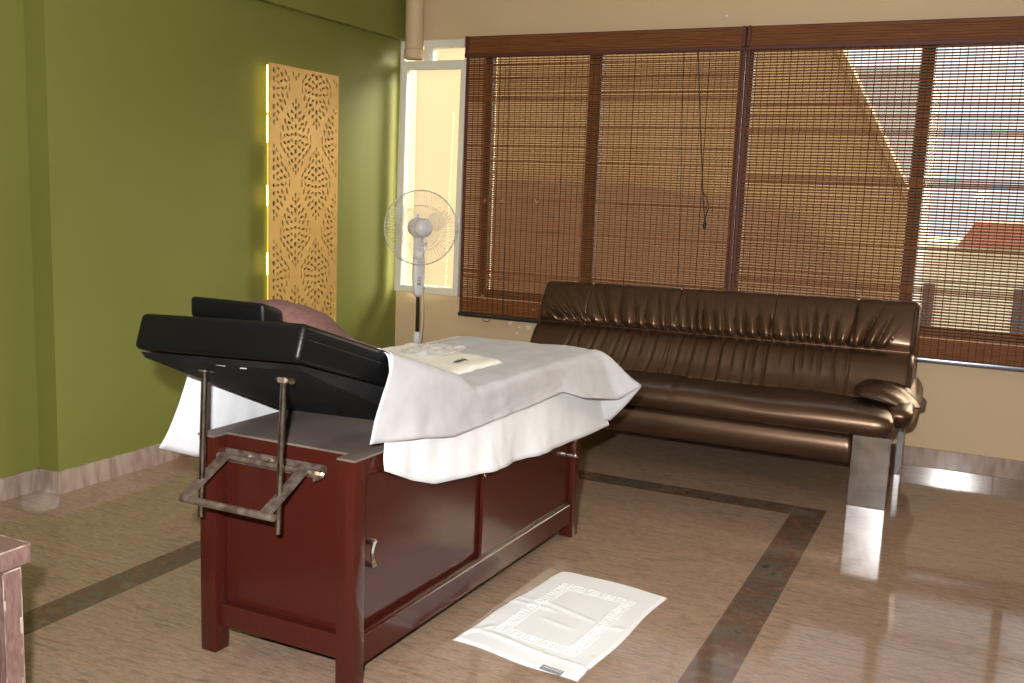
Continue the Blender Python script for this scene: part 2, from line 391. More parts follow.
# ------------------------------------------------------------------ bamboo blinds
def blind(x0, x1, label, seed, rail, zb, left, pitch):
    rnd = random.Random(seed)
    t = thing('bamboo_blind', label, 'blind', ((x0+x1)/2, -.075, zb), 'woven bamboo blinds over the window')
    yb = -.072
    # screen of slats, hung from z=2.29 to the bottom rail
    b = MB(); z = zb+.028; state = 0
    while z < 2.285:
        if state <= 0:
            state = rnd.choice([2, 3, 5, 8, 10, 12]); gapk = rnd.choice([1., 1., 1.1, .95, .6, .3]); state = min(state, 3) if gapk < .5 else state
        state -= 1
        closed = z < zb+.115
        h = pitch*.6*rnd.uniform(.92, 1.08); g = (pitch*.4*gapk*rnd.uniform(.8, 1.15)) if not closed else .0006
        if rnd.random() < .07: g *= .25
        d = rnd.uniform(-.0006, .0006); sl = rnd.uniform(-.0012, .0012)
        t_ = bmesh.new(); n = 6; rows = []
        for i in range(n+1):
            x = lerp(x0, x1, i/n); dz = sl*(i/n-.5)+.0008*rnd.uniform(-1, 1)
            rows.append([Vector((x, yb+d-.0013, z+dz)), Vector((x, yb+d+.0013, z+dz)), Vector((x, yb+d+.0013, z+dz+h)), Vector((x, yb+d-.0013, z+dz+h))])
        t_.free(); b.grid(rows, closed_v=True)
        z += h+g
    b.build('slat_screen', 'slat', t)
    b = MB(); n = int((x1-x0)/.036)
    for i in range(n):
        x = x0+.02+i*(x1-x0-.04)/(n-1)
        big = i % 12 == 6
        w = .002 if big else (.0009 if left else .0014)
        b.box(x-w, x+w, yb-.0045, yb-.0025, zb+.02, 2.285)
    b.build('warp_threads', 'thread', t)
    for xa in (x0, x1-.018):
        b = MB(); b.box(xa, xa+.018, yb-.0065, yb+.004, zb+.02, 2.29, .002, 1); b.build('edge_binding', 'binding', t)
    b = MB(); b.box(x0-(.004 if left else 0), x1, yb-.018, yb+.012, zb, zb+.026, .006); b.build('bottom_rail', rail, t, 40)
    # valance in front of the screen, leaning a little outward at its foot
    b = MB(); z = 2.199
    while z < 2.3:
        h = .0125*rnd.uniform(.95, 1.02); k = (2.305-z)/.11
        b.box(x0+(.008 if left else 0), x1, yb-.022-.012*k, yb-.0185-.012*k, z, min(z+h, 2.304)); z += h+.0022
    v = b.build('valance', 'slat', t)
    b = MB(); b.box(x0+(.004 if left else -.001), x1+(.001 if left else .003), yb-.039, yb-.030, 2.178, 2.2005, .002, 1); b.build('valance_trim', 'binding', v)
    for xa in (x0+(.006 if left else .001), x1-.02):
        b = MB(); b.box(xa, xa+.02, yb-.039, yb-.02, 2.19, 2.305, .002, 1); b.build('valance_binding', 'binding', v)
    b = MB(); b.box(x0, x1, yb-.018, yb+.03, 2.286, 2.306, .003); b.build('head_rail', 'binding', t)
    if left:
        pc = [(1.993, -.115, 2.19), (2.02, -.112, 1.9), (2.055, -.106, 1.55), (2.07, -.104, 1.4), (2.09, -.103, 1.25)]
        b = MB(); b.tube(pc, .0032, 6)
        b.tube([(2.066, -.104, 1.42), (2.1, -.103, 1.36), (2.108, -.103, 1.33), (2.095, -.103, 1.28), (2.088, -.103, 1.255)], .0024, 6)
        c = b.build('pull_cord', 'cord', t, 60)
        b = MB(); b.lathe([(0, 0), (.008, .002), (.011, .02), (.008, .042), (0, .045)], (2.091, -.103, 1.206), n=12); b.build('cord_tassel', 'cord', c, 60)
        for q in ([(1.9, yb-.007, 2.19), (1.93, yb-.007, 1.5), (1.96, yb-.007, .62)], [(.82, yb-.007, 2.19), (.84, yb-.007, .6)]):
            b = MB(); b.tube(q, .002, 6); b.build('lift_cord', 'cord', t, 60)
        b = MB(); b.tube([(.72+.028*math.cos(a), yb-.008, zb-.002+.02*math.sin(a)) for a in [PI+PI*k/8 for k in range(9)]], .0016, 6)
        b.build('lift_cord', 'cord', t, 60)
        for px, py in ((496, 104), (522, 119), (480, 153), (511, 151), (531, 151), (495, 159), (494, 172), (485, 201), (536, 202), (502, 201), (482, 296), (533, 310)):
            d = CF + (px-512)/991.93*CR - (py-341.5)/991.93*CU; c0 = CAM.translation; q = c0+d*((yb-.007-c0.y)/d.y)
            b = MB(); butterfly(b, (q.x, yb-.0048, q.z), rnd.uniform(.013, .02), rnd.uniform(-1, 1)); b.build('butterfly_sticker', 'sticker_brown', t)
    return t
blind(.523, 2.251, 'brown bamboo blind on the left, with hanging pull cord, beside the white window', 3, 'rail_dark', .577, True, .0135)
blind(2.257, 4.42, 'brown bamboo blind on the right, bright sky behind it, above the sofa', 8, 'rail_grey', .572, False, .0156)

# ------------------------------------------------------------------ gold damask panel with LED glow
def damask():
    Y0, Y1, Z0, Z1, X = -1.376, -.758, .22, 1.997, .05
    t = thing('decorative_panel', 'tall gold cut-out damask panel glowing on the green wall', 'wall panel', (X, (Y0+Y1)/2, Z0))
    cu = bpy.data.curves.new('c', 'CURVE'); cu.dimensions = '2D'; cu.fill_mode = 'BOTH'; cu.extrude = .004
    w, h = Y1-Y0, Z1-Z0
    def poly(pts):
        s = cu.splines.new('POLY'); s.points.add(len(pts)-1); s.use_cyclic_u = True
        for p, q in zip(s.points, pts): p.co = (q[0], q[1], 0, 1)
    poly([(0, 0), (w, 0), (w, h), (0, h)])
    boxes = []
    def drop(cx, cy, ang, L, Wd):
        L *= 1.0; Wd *= 1.2
        pts = []
        for k in range(9):
            q = 2*PI*k/9; a = -L*.5*math.cos(q); c = Wd*.5*math.sin(q)*(1-.35*math.cos(q))
            pts.append((cx+a*math.cos(ang)-c*math.sin(ang), cy+a*math.sin(ang)+c*math.cos(ang)))
        mx = .012
        if min(p[0] for p in pts) < mx or max(p[0] for p in pts) > w-mx or min(p[1] for p in pts) < mx or max(p[1] for p in pts) > h-mx: return
        discs = [(cx+t*L*math.cos(ang), cy+t*L*math.sin(ang), Wd*k) for t, k in ((-.42, .2), (-.22, .42), (0, .5), (.22, .42), (.42, .2))]
        for d in discs:
            for q in boxes:
                if math.hypot(d[0]-q[0], d[1]-q[1]) < d[2]+q[2]+.0012: return
        boxes.extend(discs); poly(pts)
    def motif(cx, cy, fl):
        L = [(0, .205, PI/2, .035, .012), (0, .165, PI/2, .03, .016), (0, .118, PI/2, .034, .02), (0, .06, PI/2, .03, .016), (0, .015, PI/2, .024, .02), (0, -.035, PI/2, .034, .016),
             (0, -.085, PI/2, .032, .022), (0, -.13, PI/2, .03, .014), (0, -.172, PI/2, .03, .02), (0, -.21, PI/2, .03, .01)]
        for sg in (-1, 1):
            for (x, y, a, l, ww) in [(.022, .182, 1.1, .03, .011), (.03, .142, .6, .032, .013), (.028, .1, 1.1, .03, .013), (.058, .118, .9, .04, .013), (.05, .078, .3, .034, .013),
                                     (.082, .082, 1.2, .04, .013), (.03, .05, .6, .026, .012), (.062, .045, 1.0, .034, .013), (.1, .04, 1.35, .044, .012), (.03, .012, -.3, .026, .011),
                                     (.062, .006, .3, .034, .012), (.09, -.002, 1.9, .03, .011), (.118, -.005, 1.6, .05, .009), (.03, -.022, .8, .026, .011), (.055, -.032, -.2, .03, .012),
                                     (.085, -.04, .5, .034, .012), (.112, -.055, 1.1, .04, .01), (.028, -.058, -.5, .03, .013), (.058, -.072, .7, .034, .013), (.088, -.085, 1.0, .04, .012),
                                     (.03, -.1, .4, .032, .014), (.06, -.112, 1.0, .036, .012), (.028, -.142, .9, .034, .013), (.05, -.155, 1.2, .034, .01), (.02, -.19, 1.2, .03, .01)]:
                drop(cx+sg*x*1.1, cy+fl*y*.93, fl*a if sg > 0 else PI-fl*a, l, ww)
        for (x, y, a, l, ww) in L: drop(cx+x, cy+fl*y*.93, a, l, ww)
    # half-drop repeat
    for i in range(-1, 4):
        for j in range(-1, 5):
            motif(.04+.185*i, h-(.115 if i % 2 == 0 else .37)-.51*j, 1 if i % 2 else -1)
    for y in (.26, .56): drop(y, h-.035, PI/2, .03, .01)
    tmp = bpy.data.objects.new('c', cu); COL.objects.link(tmp)
    bpy.context.view_layer.update()
    me = bpy.data.meshes.new_from_object(tmp.evaluated_get(bpy.context.evaluated_depsgraph_get()))
    bpy.data.objects.remove(tmp); bpy.data.curves.remove(cu)
    bm = bmesh.new(); bm.from_mesh(me); bpy.data.meshes.remove(me)
    for v in bm.verts: v.co = Vector((X+.004+v.co.z, Y0+v.co.x, Z0+v.co.y))
    b = MB(); b.bm.free(); b.bm = bm; b.build('pierced_board', 'gold', t)
    b = MB(); b.box(X-.006, X-.003, Y0+.02, Y1-.02, Z0+.02, Z1-.02); b.build('mirror_backing', 'mirror', t)
    for y, z in ((Y0+.26, Z0+.06), (Y1-.06, Z0+.06), (Y0+.06, Z1-.06), (Y1-.06, Z1-.06)):
        b = MB(); b.lathe([(.01, 0), (.01, X-.003)], (0, y, z), (1, 0, 0), 12); b.build('standoff', 'steel', t)
    # LED strip runs behind the edges; the left run shows as short bright dashes
    for z0, z1 in ((1.74, 1.985), (1.585, 1.725), (1.25, 1.36), (.88, 1.0), (.55, .62), (.3, .42)):
        b = MB(); b.box(.036, .043, Y0+.003, Y0+.012, z0, z1, .002, 1); b.build('led_strip', 'led', t)
    b = MB(); b.box(.006, .01, Y0+.05, Y0+.062, Z0+.05, Z1-.03, .001, 1); b.build('led_strip', 'led_soft', t)
    b = MB(); b.box(.02, .03, Y1-.03, Y1-.022, Z0+.05, Z1-.05, .001, 1); b.build('led_strip', 'led_pale', t)
    b = MB(); b.box(.006, .012, Y0+.05, Y1-.07, Z1-.06, Z1-.052, .001, 1); b.build('led_strip', 'led', t)
damask()

# ------------------------------------------------------------------ pedestal fan
def fan():
    bx, by = .384, -.36
    t = thing('pedestal_fan', 'white pedestal fan with round wire guard in front of the corner window', 'fan', (bx, by, 0))
    b = MB(); b.lathe([(0, .0), (.2, 0), (.205, .008), (.19, .022), (.06, .045), (.03, .06), (.022, .1), (0, .1)], (bx, by, 0)); b.build('base', 'plastic', t, 50)
    b = MB(); b.tube([(bx, by, .08), (bx, by, .44)], .017, 18); b.build('lower_pole', 'plastic', t, 50)
    b = MB(); b.lathe([(0, 0), (.023, 0), (.025, .012), (.024, .055), (.018, .065), (0, .065)], (bx, by, .425), n=20); b.build('height_collar', 'plastic', t, 50)
    b = MB(); b.tube([(bx, by, .44), (bx, by, .74)], .0115, 16); b.build('inner_pole', 'fan_pole', t, 50)
    hz = 1.135
    ax = Vector((math.cos(math.radians(-45)), math.sin(math.radians(-45)), .03)).normalized()
    side = Vector((-ax.y, ax.x, 0)).normalized()
    # control box: a long rounded drop shape facing the room
    b = MB(); rows = []
    for k in range(25):
        z = .708+k*(1.035-.708)/24
        q = (z-.708)/.327
        w = .044*math.sin(PI*min(1, max(.03, q*.62+.12)))**.6*(1-.28*q)+.002; d = .026*(1-.35*q)
        if k == 0: w *= .55; d *= .55
        rows.append([Vector((bx, by, z))+side*w*math.copysign(abs(math.cos(a))**.7, math.cos(a))+ax*d*math.copysign(abs(math.sin(a))**.8, math.sin(a)) for a in [2*PI*i/28 for i in range(28)]])
    V = b.grid(rows, closed_v=True); b.bm.faces.new(V[0]); b.bm.faces.new(V[-1])
    cb = b.build('control_box', 'plastic', t, 50)
    b = MB()
    def slab(cz, hw, hh, off):
        p = Vector((bx, by, cz))+ax*off
        q = [p+side*sx*hw+Vector((0, 0, sz*hh)) for sx, sz in ((-1, -1), (1, -1), (1, 1), (-1, 1))]
        f0 = [b.bm.verts.new(v) for v in q]; f1 = [b.bm.verts.new(v+ax*.004) for v in q]
        b.bm.faces.new(f0[::-1]); b.bm.faces.new(f1)
        for i in range(4): b.bm.faces.new((f0[i], f0[(i+1) % 4], f1[(i+1) % 4], f1[i]))
    slab(.79, .013, .008, .0245)
    slab(.812, .011, .005, .024); slab(.829, .01, .004, .0235); b.build('speed_button', 'plastic_dark', cb)
    b = MB(); slab(.925, .015, .002, .0215); b.build('maker_mark', 'plastic_dark', cb)
    # neck and motor
    b = MB(); rows = []
    for k in range(9):
        q = k/8; c = Vector((bx, by, 1.02+q*.07))-ax*(.035*q*q)
        rows.append([c+side*.026*(1+.15*q)*math.cos(a)+ax*.02*(1+.5*q)*math.sin(a) for a in [2*PI*i/20 for i in range(20)]])
    V = b.grid(rows, closed_v=True); b.bm.faces.new(V[0]); b.bm.faces.new(V[-1]); b.build('neck', 'plastic', t, 50)
    hub = Vector((bx, by, hz))+ax*.07
    mb = hub-ax*.165
    b = MB(); b.lathe([(0, 0), (.04, .002), (.056, .015), (.062, .04), (.062, .1), (.045, .112), (0, .112)], mb, ax); b.build('motor_housing', 'plastic', t, 50)
    b = MB(); b.tube([mb+ax*.045+Vector((0, 0, .05)), mb+ax*.045+Vector((0, 0, .082))], [.006, .008], 10); b.build('swing_knob', 'plastic', t, 50)
    b = MB(); b.tube([Vector((bx, by, 1.035))+side*.02, Vector((bx, by, 1.035))+side*.05], .011, 12); b.build('tilt_knob', 'plastic', t, 50)
    b = MB(); b.lathe([(0, -.02), (.034, -.02), (.052, -.012), (.0585, 0), (.055, .017), (.041, .03), (.02, .037), (0, .0385)], hub+ax*.02, ax); hb = b.build('guard_badge', 'plastic', t, 60)
    p0 = hub+ax*.054
    b = MB(); b.tube([p0-side*-.0-ax*.002, p0+side*.028-ax*.006], .0016, 6); b.build('maker_mark', 'plastic_dark', hb)
    # blades
    for k in range(3):
        a0 = 2*PI*k/3+.4; rows = []
        for i in range(9):
            r = .03+.165*i/8; wd = (.35+1.05*math.sin(PI*min(1, .12+i/8*.8)))*.55
            rows.append([hub-ax*(.035-.022*(j/6-.5))+r*(side*math.cos(a0+wd*(j/6-.5)/max(.55, i/8+.25))+Vector((0, 0, 1))*math.sin(a0+wd*(j/6-.5)/max(.55, i/8+.25))) for j in range(7)])
        b = MB(); b.grid(rows)
        o = b.build('blade', 'blade', t, 180)
        md = o.modifiers.new('thickness', 'SOLIDIFY'); md.thickness = .002
    # guards: radial wires and rings
    up = side.cross(ax)*-1
    def pt(r, a, d): return hub+ax*d+r*(side*math.cos(a)+Vector((0, 0, 1))*math.sin(a))
    for nm, prof, n in (('front_guard', [(.045, .026), (.1, .03), (.17, .02), (.215, -.012), (.226, -.032)], 72), ('rear_guard', [(.05, -.075), (.12, -.085), (.19, -.075), (.22, -.05), (.226, -.034)], 60)):
        b = MB()
        for k in range(n):
            a = 2*PI*k/n
            b.tube([pt(r, a+.5*(r-.05), d) for r, d in prof], .0009, 4, False)
        for r, d, th in ((prof[-1][0], prof[-1][1], .0042 if nm == 'front_guard' else .003), (.135, .026 if nm == 'front_guard' else -.083, .0015)):
            b.tube([pt(r, 2*PI*k/60, d) for k in range(61)], th, 6, False)
        if nm == 'front_guard':
            for a in (.12, -.05): b.tube([pt(.222, a, -.032), pt(.238, a, -.032)], .006, 8)
        b.build(nm, 'guard', t, 60)
    b = MB(); p = []
    for k in range(16):
        q = k/15; p.append((bx+.03+.012*math.sin(q*7), by-.01+.02*q, lerp(.8, .02, q)))
    b.tube(p, .0032, 6); b.build('power_cord', 'plastic', t, 60)
fan()

# ------------------------------------------------------------------ sofa
def sofa():
    rnd = random.Random(5)
    t = thing('sofa', 'bronze brown leather sofa with chrome slab legs under the blinds', 'sofa', (2.2, -.55, 0))
    # backrest: closed section swept along x, front face gathered into pleats
    x0, x1 = 1.222, 3.268
    front = [(-.27, .888), (-.285, .894), (-.303, .89), (-.325, .868), (-.348, .835), (-.372, .795), (-.394, .755), (-.412, .718), (-.42, .692), (-.414, .672), (-.4, .656), (-.405, .648), (-.438, .632), (-.478, .602), (-.51, .558), (-.54, .507), (-.57, .473), (-.6, .45), (-.61, .425)]
    back = [(-.5, .4), (-.33, .41), (-.27, .5), (-.255, .68), (-.25, .83), (-.256, .875)]
    dense = []
    for (a, c) in zip(front, front[1:]):
        for k in range(4): dense.append((lerp(a[0], c[0], k/4), lerp(a[1], c[1], k/4)))
    dense.append(front[-1]); nf = len(dense)
    # smooth the section
    for _ in range(2):
        dense = [dense[0]]+[((a[0]+2*c[0]+e[0])/4, (a[1]+2*c[1]+e[1])/4) for a, c, e in zip(dense, dense[1:], dense[2:])]+[dense[-1]]
    up, lo = [], []
    x = x0+.11
    while x < x1-.1:
        up.append((x, rnd.uniform(.55, 1.25), rnd.uniform(-.15, .3), rnd.uniform(.006, .011))); x += rnd.uniform(.036, .078)
    x = x0+.25
    while x < x1-.25:
        lo.append((x, rnd.uniform(.4, 1.), rnd.uniform(.5, 1.), rnd.uniform(.007, .012))); x += rnd.uniform(.04, .085)
    seams = (1.52, 2.04, 2.56, 2.97)
    xc = (x0+x1)/2
    def disp(x, z):
        d = 0
        if z > .655:
            q = min(1, (.885-z)/.222)          # 0 at the top, 1 at the gathered seam
            if q < 0: q = 0
            # pillowy folds between the gathers, fanning outward at both ends and dying out towards the top
            def at(xi):
                e = xi-xc; return xi+(-.05+math.copysign(max(0, abs(e)-.45)**1.3*(.55 if e > 0 else .75), e))*(1-q)+.008*math.sin(q*5+xi*40)*(1-q)
            lo_, hi_ = 0, len(up)-1
            while lo_ < hi_:
                mid = (lo_+hi_+1)//2
                if at(up[mid][0]) <= x: lo_ = mid
                else: hi_ = mid-1
            if 0 <= lo_ < len(up)-1 and at(up[lo_][0]) <= x:
                a0, a1 = at(up[lo_][0]), at(up[lo_+1][0]); u = (x-a0)/max(1e-4, a1-a0)
                A = .52*(a1-a0)*up[lo_][1]*sst(up[lo_][2]-.25, .75, q)*(.45+.55*q)
                d += A*(max(0, math.sin(PI*min(1, max(0, u)))))**.5-A*.55
                d += .0035*sst(.55, .95, q)*math.sin(u*PI*3+xc)*(1-abs(2*u-1))
            d += .012*math.sin(PI*min(1, q))*.7
            d *= sst(.655, .682, z)
        elif z < .648:
            q = min(1, (.648-z)/.2)
            for xi, am, ql, wd in lo:
                u = x-(xi+.06*q*q*math.copysign(1, xi-xc)*(abs(xi-xc)))
                if abs(u) < .06:
                    A = .009*am*(1-sst(ql*.6, ql, q))+.007*am*sst(.7, 1, q)
                    d += -A*math.exp(-(u/wd)**2)+.5*A*math.exp(-((u-.02)/.014)**2)
            # gathers at the foot of the end panels
            for s_, xe in ((1, x1-.2), (-1, x0+.2)):
                for k in range(6):
                    u = x-(xe+s_*(-.01+.022*k)); A = .005*sst(.45, .9, q)*(1-.1*k)
                    d -= A*math.exp(-(u/.006)**2)
        if z < .648: d *= 1-sst(.63, .648, z)
        for xs in seams: d -= .006*math.exp(-((x-xs)/.0045)**2)
        e = min(x-x0, x1-x)
        return d
    N = 640; rows = []
    for i in range(N+1):
        x = lerp(x0, x1, i/N); e = min(x-x0, x1-x); sq = math.sqrt(max(0, 1-max(0, 1-e/.035)**2))
        row = []
        for k, (y, z) in enumerate(dense):
            a = dense[max(k-1, 0)]; c = dense[min(k+1, nf-1)]; ty, tz = c[0]-a[0], c[1]-a[1]; l = math.hypot(ty, tz)
            ny, nz_ = tz/l, -ty/l
            h = disp(x, z)*sst(0, .12, e)-.03*(1-sq)
            # right side stands a touch higher
            row.append(Vector((x, y+ny*h, z+nz_*h+(.018*(x-xc)-.008)*sst(.5, .85, z))))
        for y, z in back: row.append(Vector((x, y, z+(.018*(x-xc)-.008)*sst(.5, .85, z))))
        rows.append(row)
    b = MB(); V = b.grid(rows, closed_v=True); b.bm.faces.new(V[0]); b.bm.faces.new(V[-1])
    bk = b.build('backrest', 'leather', t, 70)
    for x in (x0+.019, x1-.019):
        b = MB(); b.tube([Vector((x, y-.004, z+(.018*(x-xc)-.008)*sst(.5, .85, z)+.003)) for y, z in dense[11:nf-6]], .004, 6)
        b.build('piping', 'leather_dark', bk, 60)
    # seat
    def loft(name, loop, xa, xb, mat_, par, r, n=60, dfn=None):
        cy = sum(p[0] for p in loop)/len(loop); cz = sum(p[1] for p in loop)/len(loop); rows = []
        for i in range(n+1):
            q = i/n; x = lerp(xa, xb, .5-.5*math.cos(PI*q))
            e = min(x-xa, xb-x); s = math.sqrt(max(.0, 1-max(0, 1-e/r)**2)); s = .35+.65*s if e < r else 1
            rows.append([Vector((x, cy+(y-cy)*lerp(1, s, .25), cz+(z-cz)*s+(dfn(x, y, z) if dfn else 0))) for y, z in loop])
        b = MB(); V = b.grid(rows, closed_v=True); b.bm.faces.new(V[0]); b.bm.faces.new(V[-1])
        return b.build(name, mat_, par, 60)
    def smooth_loop(pts, n=3):
        for _ in range(n):
            q = []
            for a, c in zip(pts, pts[1:]+pts[:1]):
                q += [(.75*a[0]+.25*c[0], .75*a[1]+.25*c[1]), (.25*a[0]+.75*c[0], .25*a[1]+.75*c[1])]
            pts = q
        return pts
    seat = smooth_loop([(-.5, .43), (-.62, .452), (-.78, .456), (-.92, .452), (-1.0, .43), (-1.015, .38), (-.985, .335), (-.9, .322), (-.5, .32)], 2)
    def sd(x, y, z):
        if z < .4: return 0
        return .004*math.sin(x*9+y*7)+.004*noise.noise(Vector((x*4, y*5, 0)))-.008*math.exp(-((x-2.2)/.01)**2)
    loft('seat', seat, 1.24, 3.235, 'leather', t, .09, 160, sd)
    apron = smooth_loop([(-.88, .33), (-.945, .335), (-.975, .29), (-.975, .235), (-.945, .19), (-.88, .19)], 2)
    loft('apron', apron, 1.4, 3.063, 'leather', t, .012, 40)
    b = MB(); b.box(1.3, 3.19, -.9, -.2, .225, .335, .02); b.build('base_frame', 'black_board', t, 40)
    # arm flaps: pointed lens-shaped cushions
    for s, xa in ((1, 3.178), (-1, 1.39)):
        rows = []
        for i in range(25):
            q = i/24; y = lerp(-.8, -.36, q)
            wv = .15*(.72+.28*sst(0, .3, q))*(1-.25*sst(.8, 1, q))
            th = .058*(max(.02, min(1, q/.45))**.7)*(1-.5*sst(.8, 1, q))
            ring = []
            for k in range(24):
                a = 2*PI*k/24; c, d = math.cos(a), math.sin(a)
                px = wv*c; pz = th*math.copysign(abs(d)**1.35, d)
                ring.append(Vector((xa+px, y+.02*abs(c)**2*0, .515-(.045 if s > 0 else .1)-.075*(s*px/.145)*.35+pz+.005*math.sin(y*60+px*30)*abs(d))))
            rows.append(ring)
        b = MB(); V = b.grid(rows, closed_v=True); b.bm.faces.new(V[0]); b.bm.faces.new(V[-1])
        ar = b.build('arm_cushion', 'leather', t, 60)
        b = MB(); b.tube([rows[i][0]+Vector((.002, 0, 0)) for i in range(24, 0, -1)]+[rows[0][k] for k in range(0, 13)]+[rows[i][12]-Vector((.002, 0, 0)) for i in range(1, 25)], .0045, 6)
        b.build('piping', 'leather_dark', ar, 60)
        # padded outer side below and behind the arm
        xo = 3.262 if s > 0 else 1.29
        loop = smooth_loop([(-.9, .43), (-.82, .35), (-.55, .32), (-.28, .34), (-.2, .42), (-.22, .52), (-.32, .53), (-.6, .48), (-.82, .465)], 2)
        loft('arm_side', loop, xo-.075 if s > 0 else xo-.02, xo+.046 if s > 0 else xo+.07, 'leather', t, .05, 18)
    # chrome legs: wide slab in front, narrow bar behind
    for s, xa in ((1, 3.065), (-1, 1.235)):
        b = MB(); b.box(xa, xa+.167, -.95, -.915, 0, .334, .002, 1); b.build('leg', 'chrome', t)
        xb = 3.213 if s > 0 else 1.25
        b = MB(); b.prism([(-.265, 0), (-.2, 0), (-.19, .25), (-.25, .25)], lambda p, k: Vector((xb+k*.03, p[0], p[1])), .002, 1); b.build('leg', 'chrome', t)
sofa()

# ------------------------------------------------------------------ treatment bed
BX0, BX1, BY0, BY1, BZ = 1.558, 2.094, -3.517, -1.99, .655
def ctop(y): return 1.03-.316*(y+3.70)          # top of the raised headrest
def cbot(y): return .938-.316*(y+3.735)
def bed():
    t = thing('massage_bed', 'maroon cabinet massage bed with raised black headrest and sliding doors', 'massage bed', ((BX0+BX1)/2, (BY0+BY1)/2, 0))
    global SHEAR
    SHEAR = .031          # cabinet and mattress skewed in x to line up with image coordinates
    lw = .056
    for xa in (BX0, BX1-lw):
        for ya in (BY0, BY1-lw):
            b = MB(); b.box(xa, xa+lw, ya, ya+lw, 0, BZ-.004, .0035, 2); b.build('leg', 'maroon', t, 40)
    e = .018
    b = MB(); b.box(BX0+lw, BX1-lw, BY0+lw-.006, BY0+lw+.012, .145, BZ-.004); b.build('end_panel', 'maroon', t)
    b = MB(); b.box(BX0+lw, BX1-lw, BY1-lw, BY1-lw+.018, .145, BZ-.004); b.build('end_panel', 'maroon', t)
    for ya, yc in ((BY0+.02, BY0+lw+.012), (BY1-lw, BY1-.016)):
        b = MB(); b.box(BX0+lw, BX1-lw, ya, yc, .078, .147, .002, 1); b.build('end_rail', 'maroon', t)
    for xa, xb in ((BX1-.042, BX1-.006), (BX0+.006, BX0+.042)):
        b = MB(); b.box(xa, xb, BY0+lw, BY1-lw, .06, .142, .002, 1); b.build('bottom_rail', 'maroon', t)
        b = MB(); b.box(xa, xb, BY0+lw, BY1-lw, .6, BZ-.004, .002, 1); b.build('top_rail', 'maroon', t)
    b = MB(); b.box(BX0+.05, BX1-.06, BY0+lw+.012, BY1-lw, .1, .12); b.box(BX0+.025, BX0+.035, BY0+lw, BY1-lw, .14, .6); b.build('carcass', 'maroon', t)
    # track lip in front of the doors
    b = MB(); b.box(BX1-.022, BX1-.014, BY0+lw, BY1-lw, .142, .15); b.build('door_track', 'maroon', t)
    ym = -2.765
    d1 = MB(); d1.box(BX1-.052, BX1-.036, BY0+lw-.0, ym+.012, .143, .6, .002, 1); d1 = d1.build('door', 'maroon', t)
    d2 = MB(); d2.box(BX1-.033, BX1-.02, ym, BY1-lw+.0, .143, .6, .002, 1); d2 = d2.build('door', 'maroon', t)
    b = MB(); b.lathe([(0, 0), (.005, 0), (.005, .003), (0, .004)], (BX1-.02, ym+.008, .43), (1, 0, 0), 10); b.build('door_stop', 'handle', d2)
    for par, xf, yh, zh in ((d1, BX1-.036, -3.425, .372), (d2, BX1-.02, -2.085, .385)):
        b = MB(); n = 14; rows = []
        for k in range(n+1):
            q = k/n; z = zh-.036+.072*q; ex = .043-.009*math.sin(PI*q)
            w = .0085-.003*math.sin(PI*q)
            rows.append([Vector((xf+ex-.004, yh-w, z)), Vector((xf+ex-.004, yh+w, z)), Vector((xf+ex, yh+w, z)), Vector((xf+ex, yh-w, z))])
        V = b.grid(rows, closed_v=True); b.bm.faces.new(V[0]); b.bm.faces.new(V[-1])
        for z in (zh-.033, zh+.033): b.box(xf-.001, xf+.041, yh-.009, yh+.009, z-.006, z+.006, .0025, 2)
        b.build('handle', 'handle', par, 40)
    # top board, notched between the legs
    n0 = BY0+lw-.004
    pts = [(BX0-.002, BY0-.002), (BX0+lw, BY0-.002), (BX0+lw, n0), (BX1-lw, n0), (BX1-lw, BY0-.002), (BX1+.002, BY0-.002), (BX1+.002, BY1+.002), (BX0-.002, BY1+.002)]
    b = MB(); b.prism(pts, lambda p, k: Vector((p[0], p[1], BZ-.004+.006*k))); b.build('cabinet_top', 'bed_top', t)
    # main mattress under the sheets
    b = MB(); b.box(1.535, 2.07, -3.07, -1.93, .66, .748, .018, 3); b.build('mattress', 'black', t, 40)
    SHEAR = 0
    # raised headrest: padded slab with rounded edges, on a wedge board hinged at the top
    b = MB()
    prof = [(-3.735, cbot(-3.735)), (-3.703, ctop(-3.703)), (-3.10, ctop(-3.10)), (-3.13, cbot(-3.13))]
    b.prism(prof, lambda p, k: Vector(((1.535, 2.075)[k], p[0], p[1]+(-.01, .01)[k])), .016, 4)
    hr = b.build('headrest', 'black', t, 50)
    # stitched seam along the top rim
    b = MB()
    yy = -3.716
    for k in range(88):
        x = 1.55+k*.0059; b.box(x, x+.0034, -3.7085, -3.7065, .9985, 1.0005)
    for k in range(88):
        y = -3.69+k*.0064; b.box(2.0742, 2.0756, y, y+.004, ctop(y)-.031, ctop(y)-.0295)
    part_label(b.build('stitching', 'steel', hr), 'pale stitching')
    b = MB(); prof = [(-3.715, cbot(-3.715)-.004), (-3.16, cbot(-3.16)+.0), (-3.09, .667), (-3.13, .663), (-3.70, cbot(-3.70)-.018)]
    b.prism(prof, lambda p, k: Vector(((1.545, 2.066)[k], p[0], p[1]+(-.01, .01)[k]))); b.build('headrest_board', 'underside', t)
    b = MB(); rnd = random.Random(2)
    for x, y, l, r in ((1.6, -3.70, .04, .3), (1.78, -3.69, .05, 0), (1.57, -3.66, .05, 1.2), (1.86, -3.69, .03, .2), (1.7, -3.685, .035, .1)):
        zz = cbot(y)-.02; b = MB()
        b.box(x, x+l*.6, y, y+.003, zz-.001, zz+.002, rot=Matrix.Rotation(r, 3, 'Z'))
        part_label(b.build('torn_lining', 'plastic_dark', t), 'pale torn lining scrap')
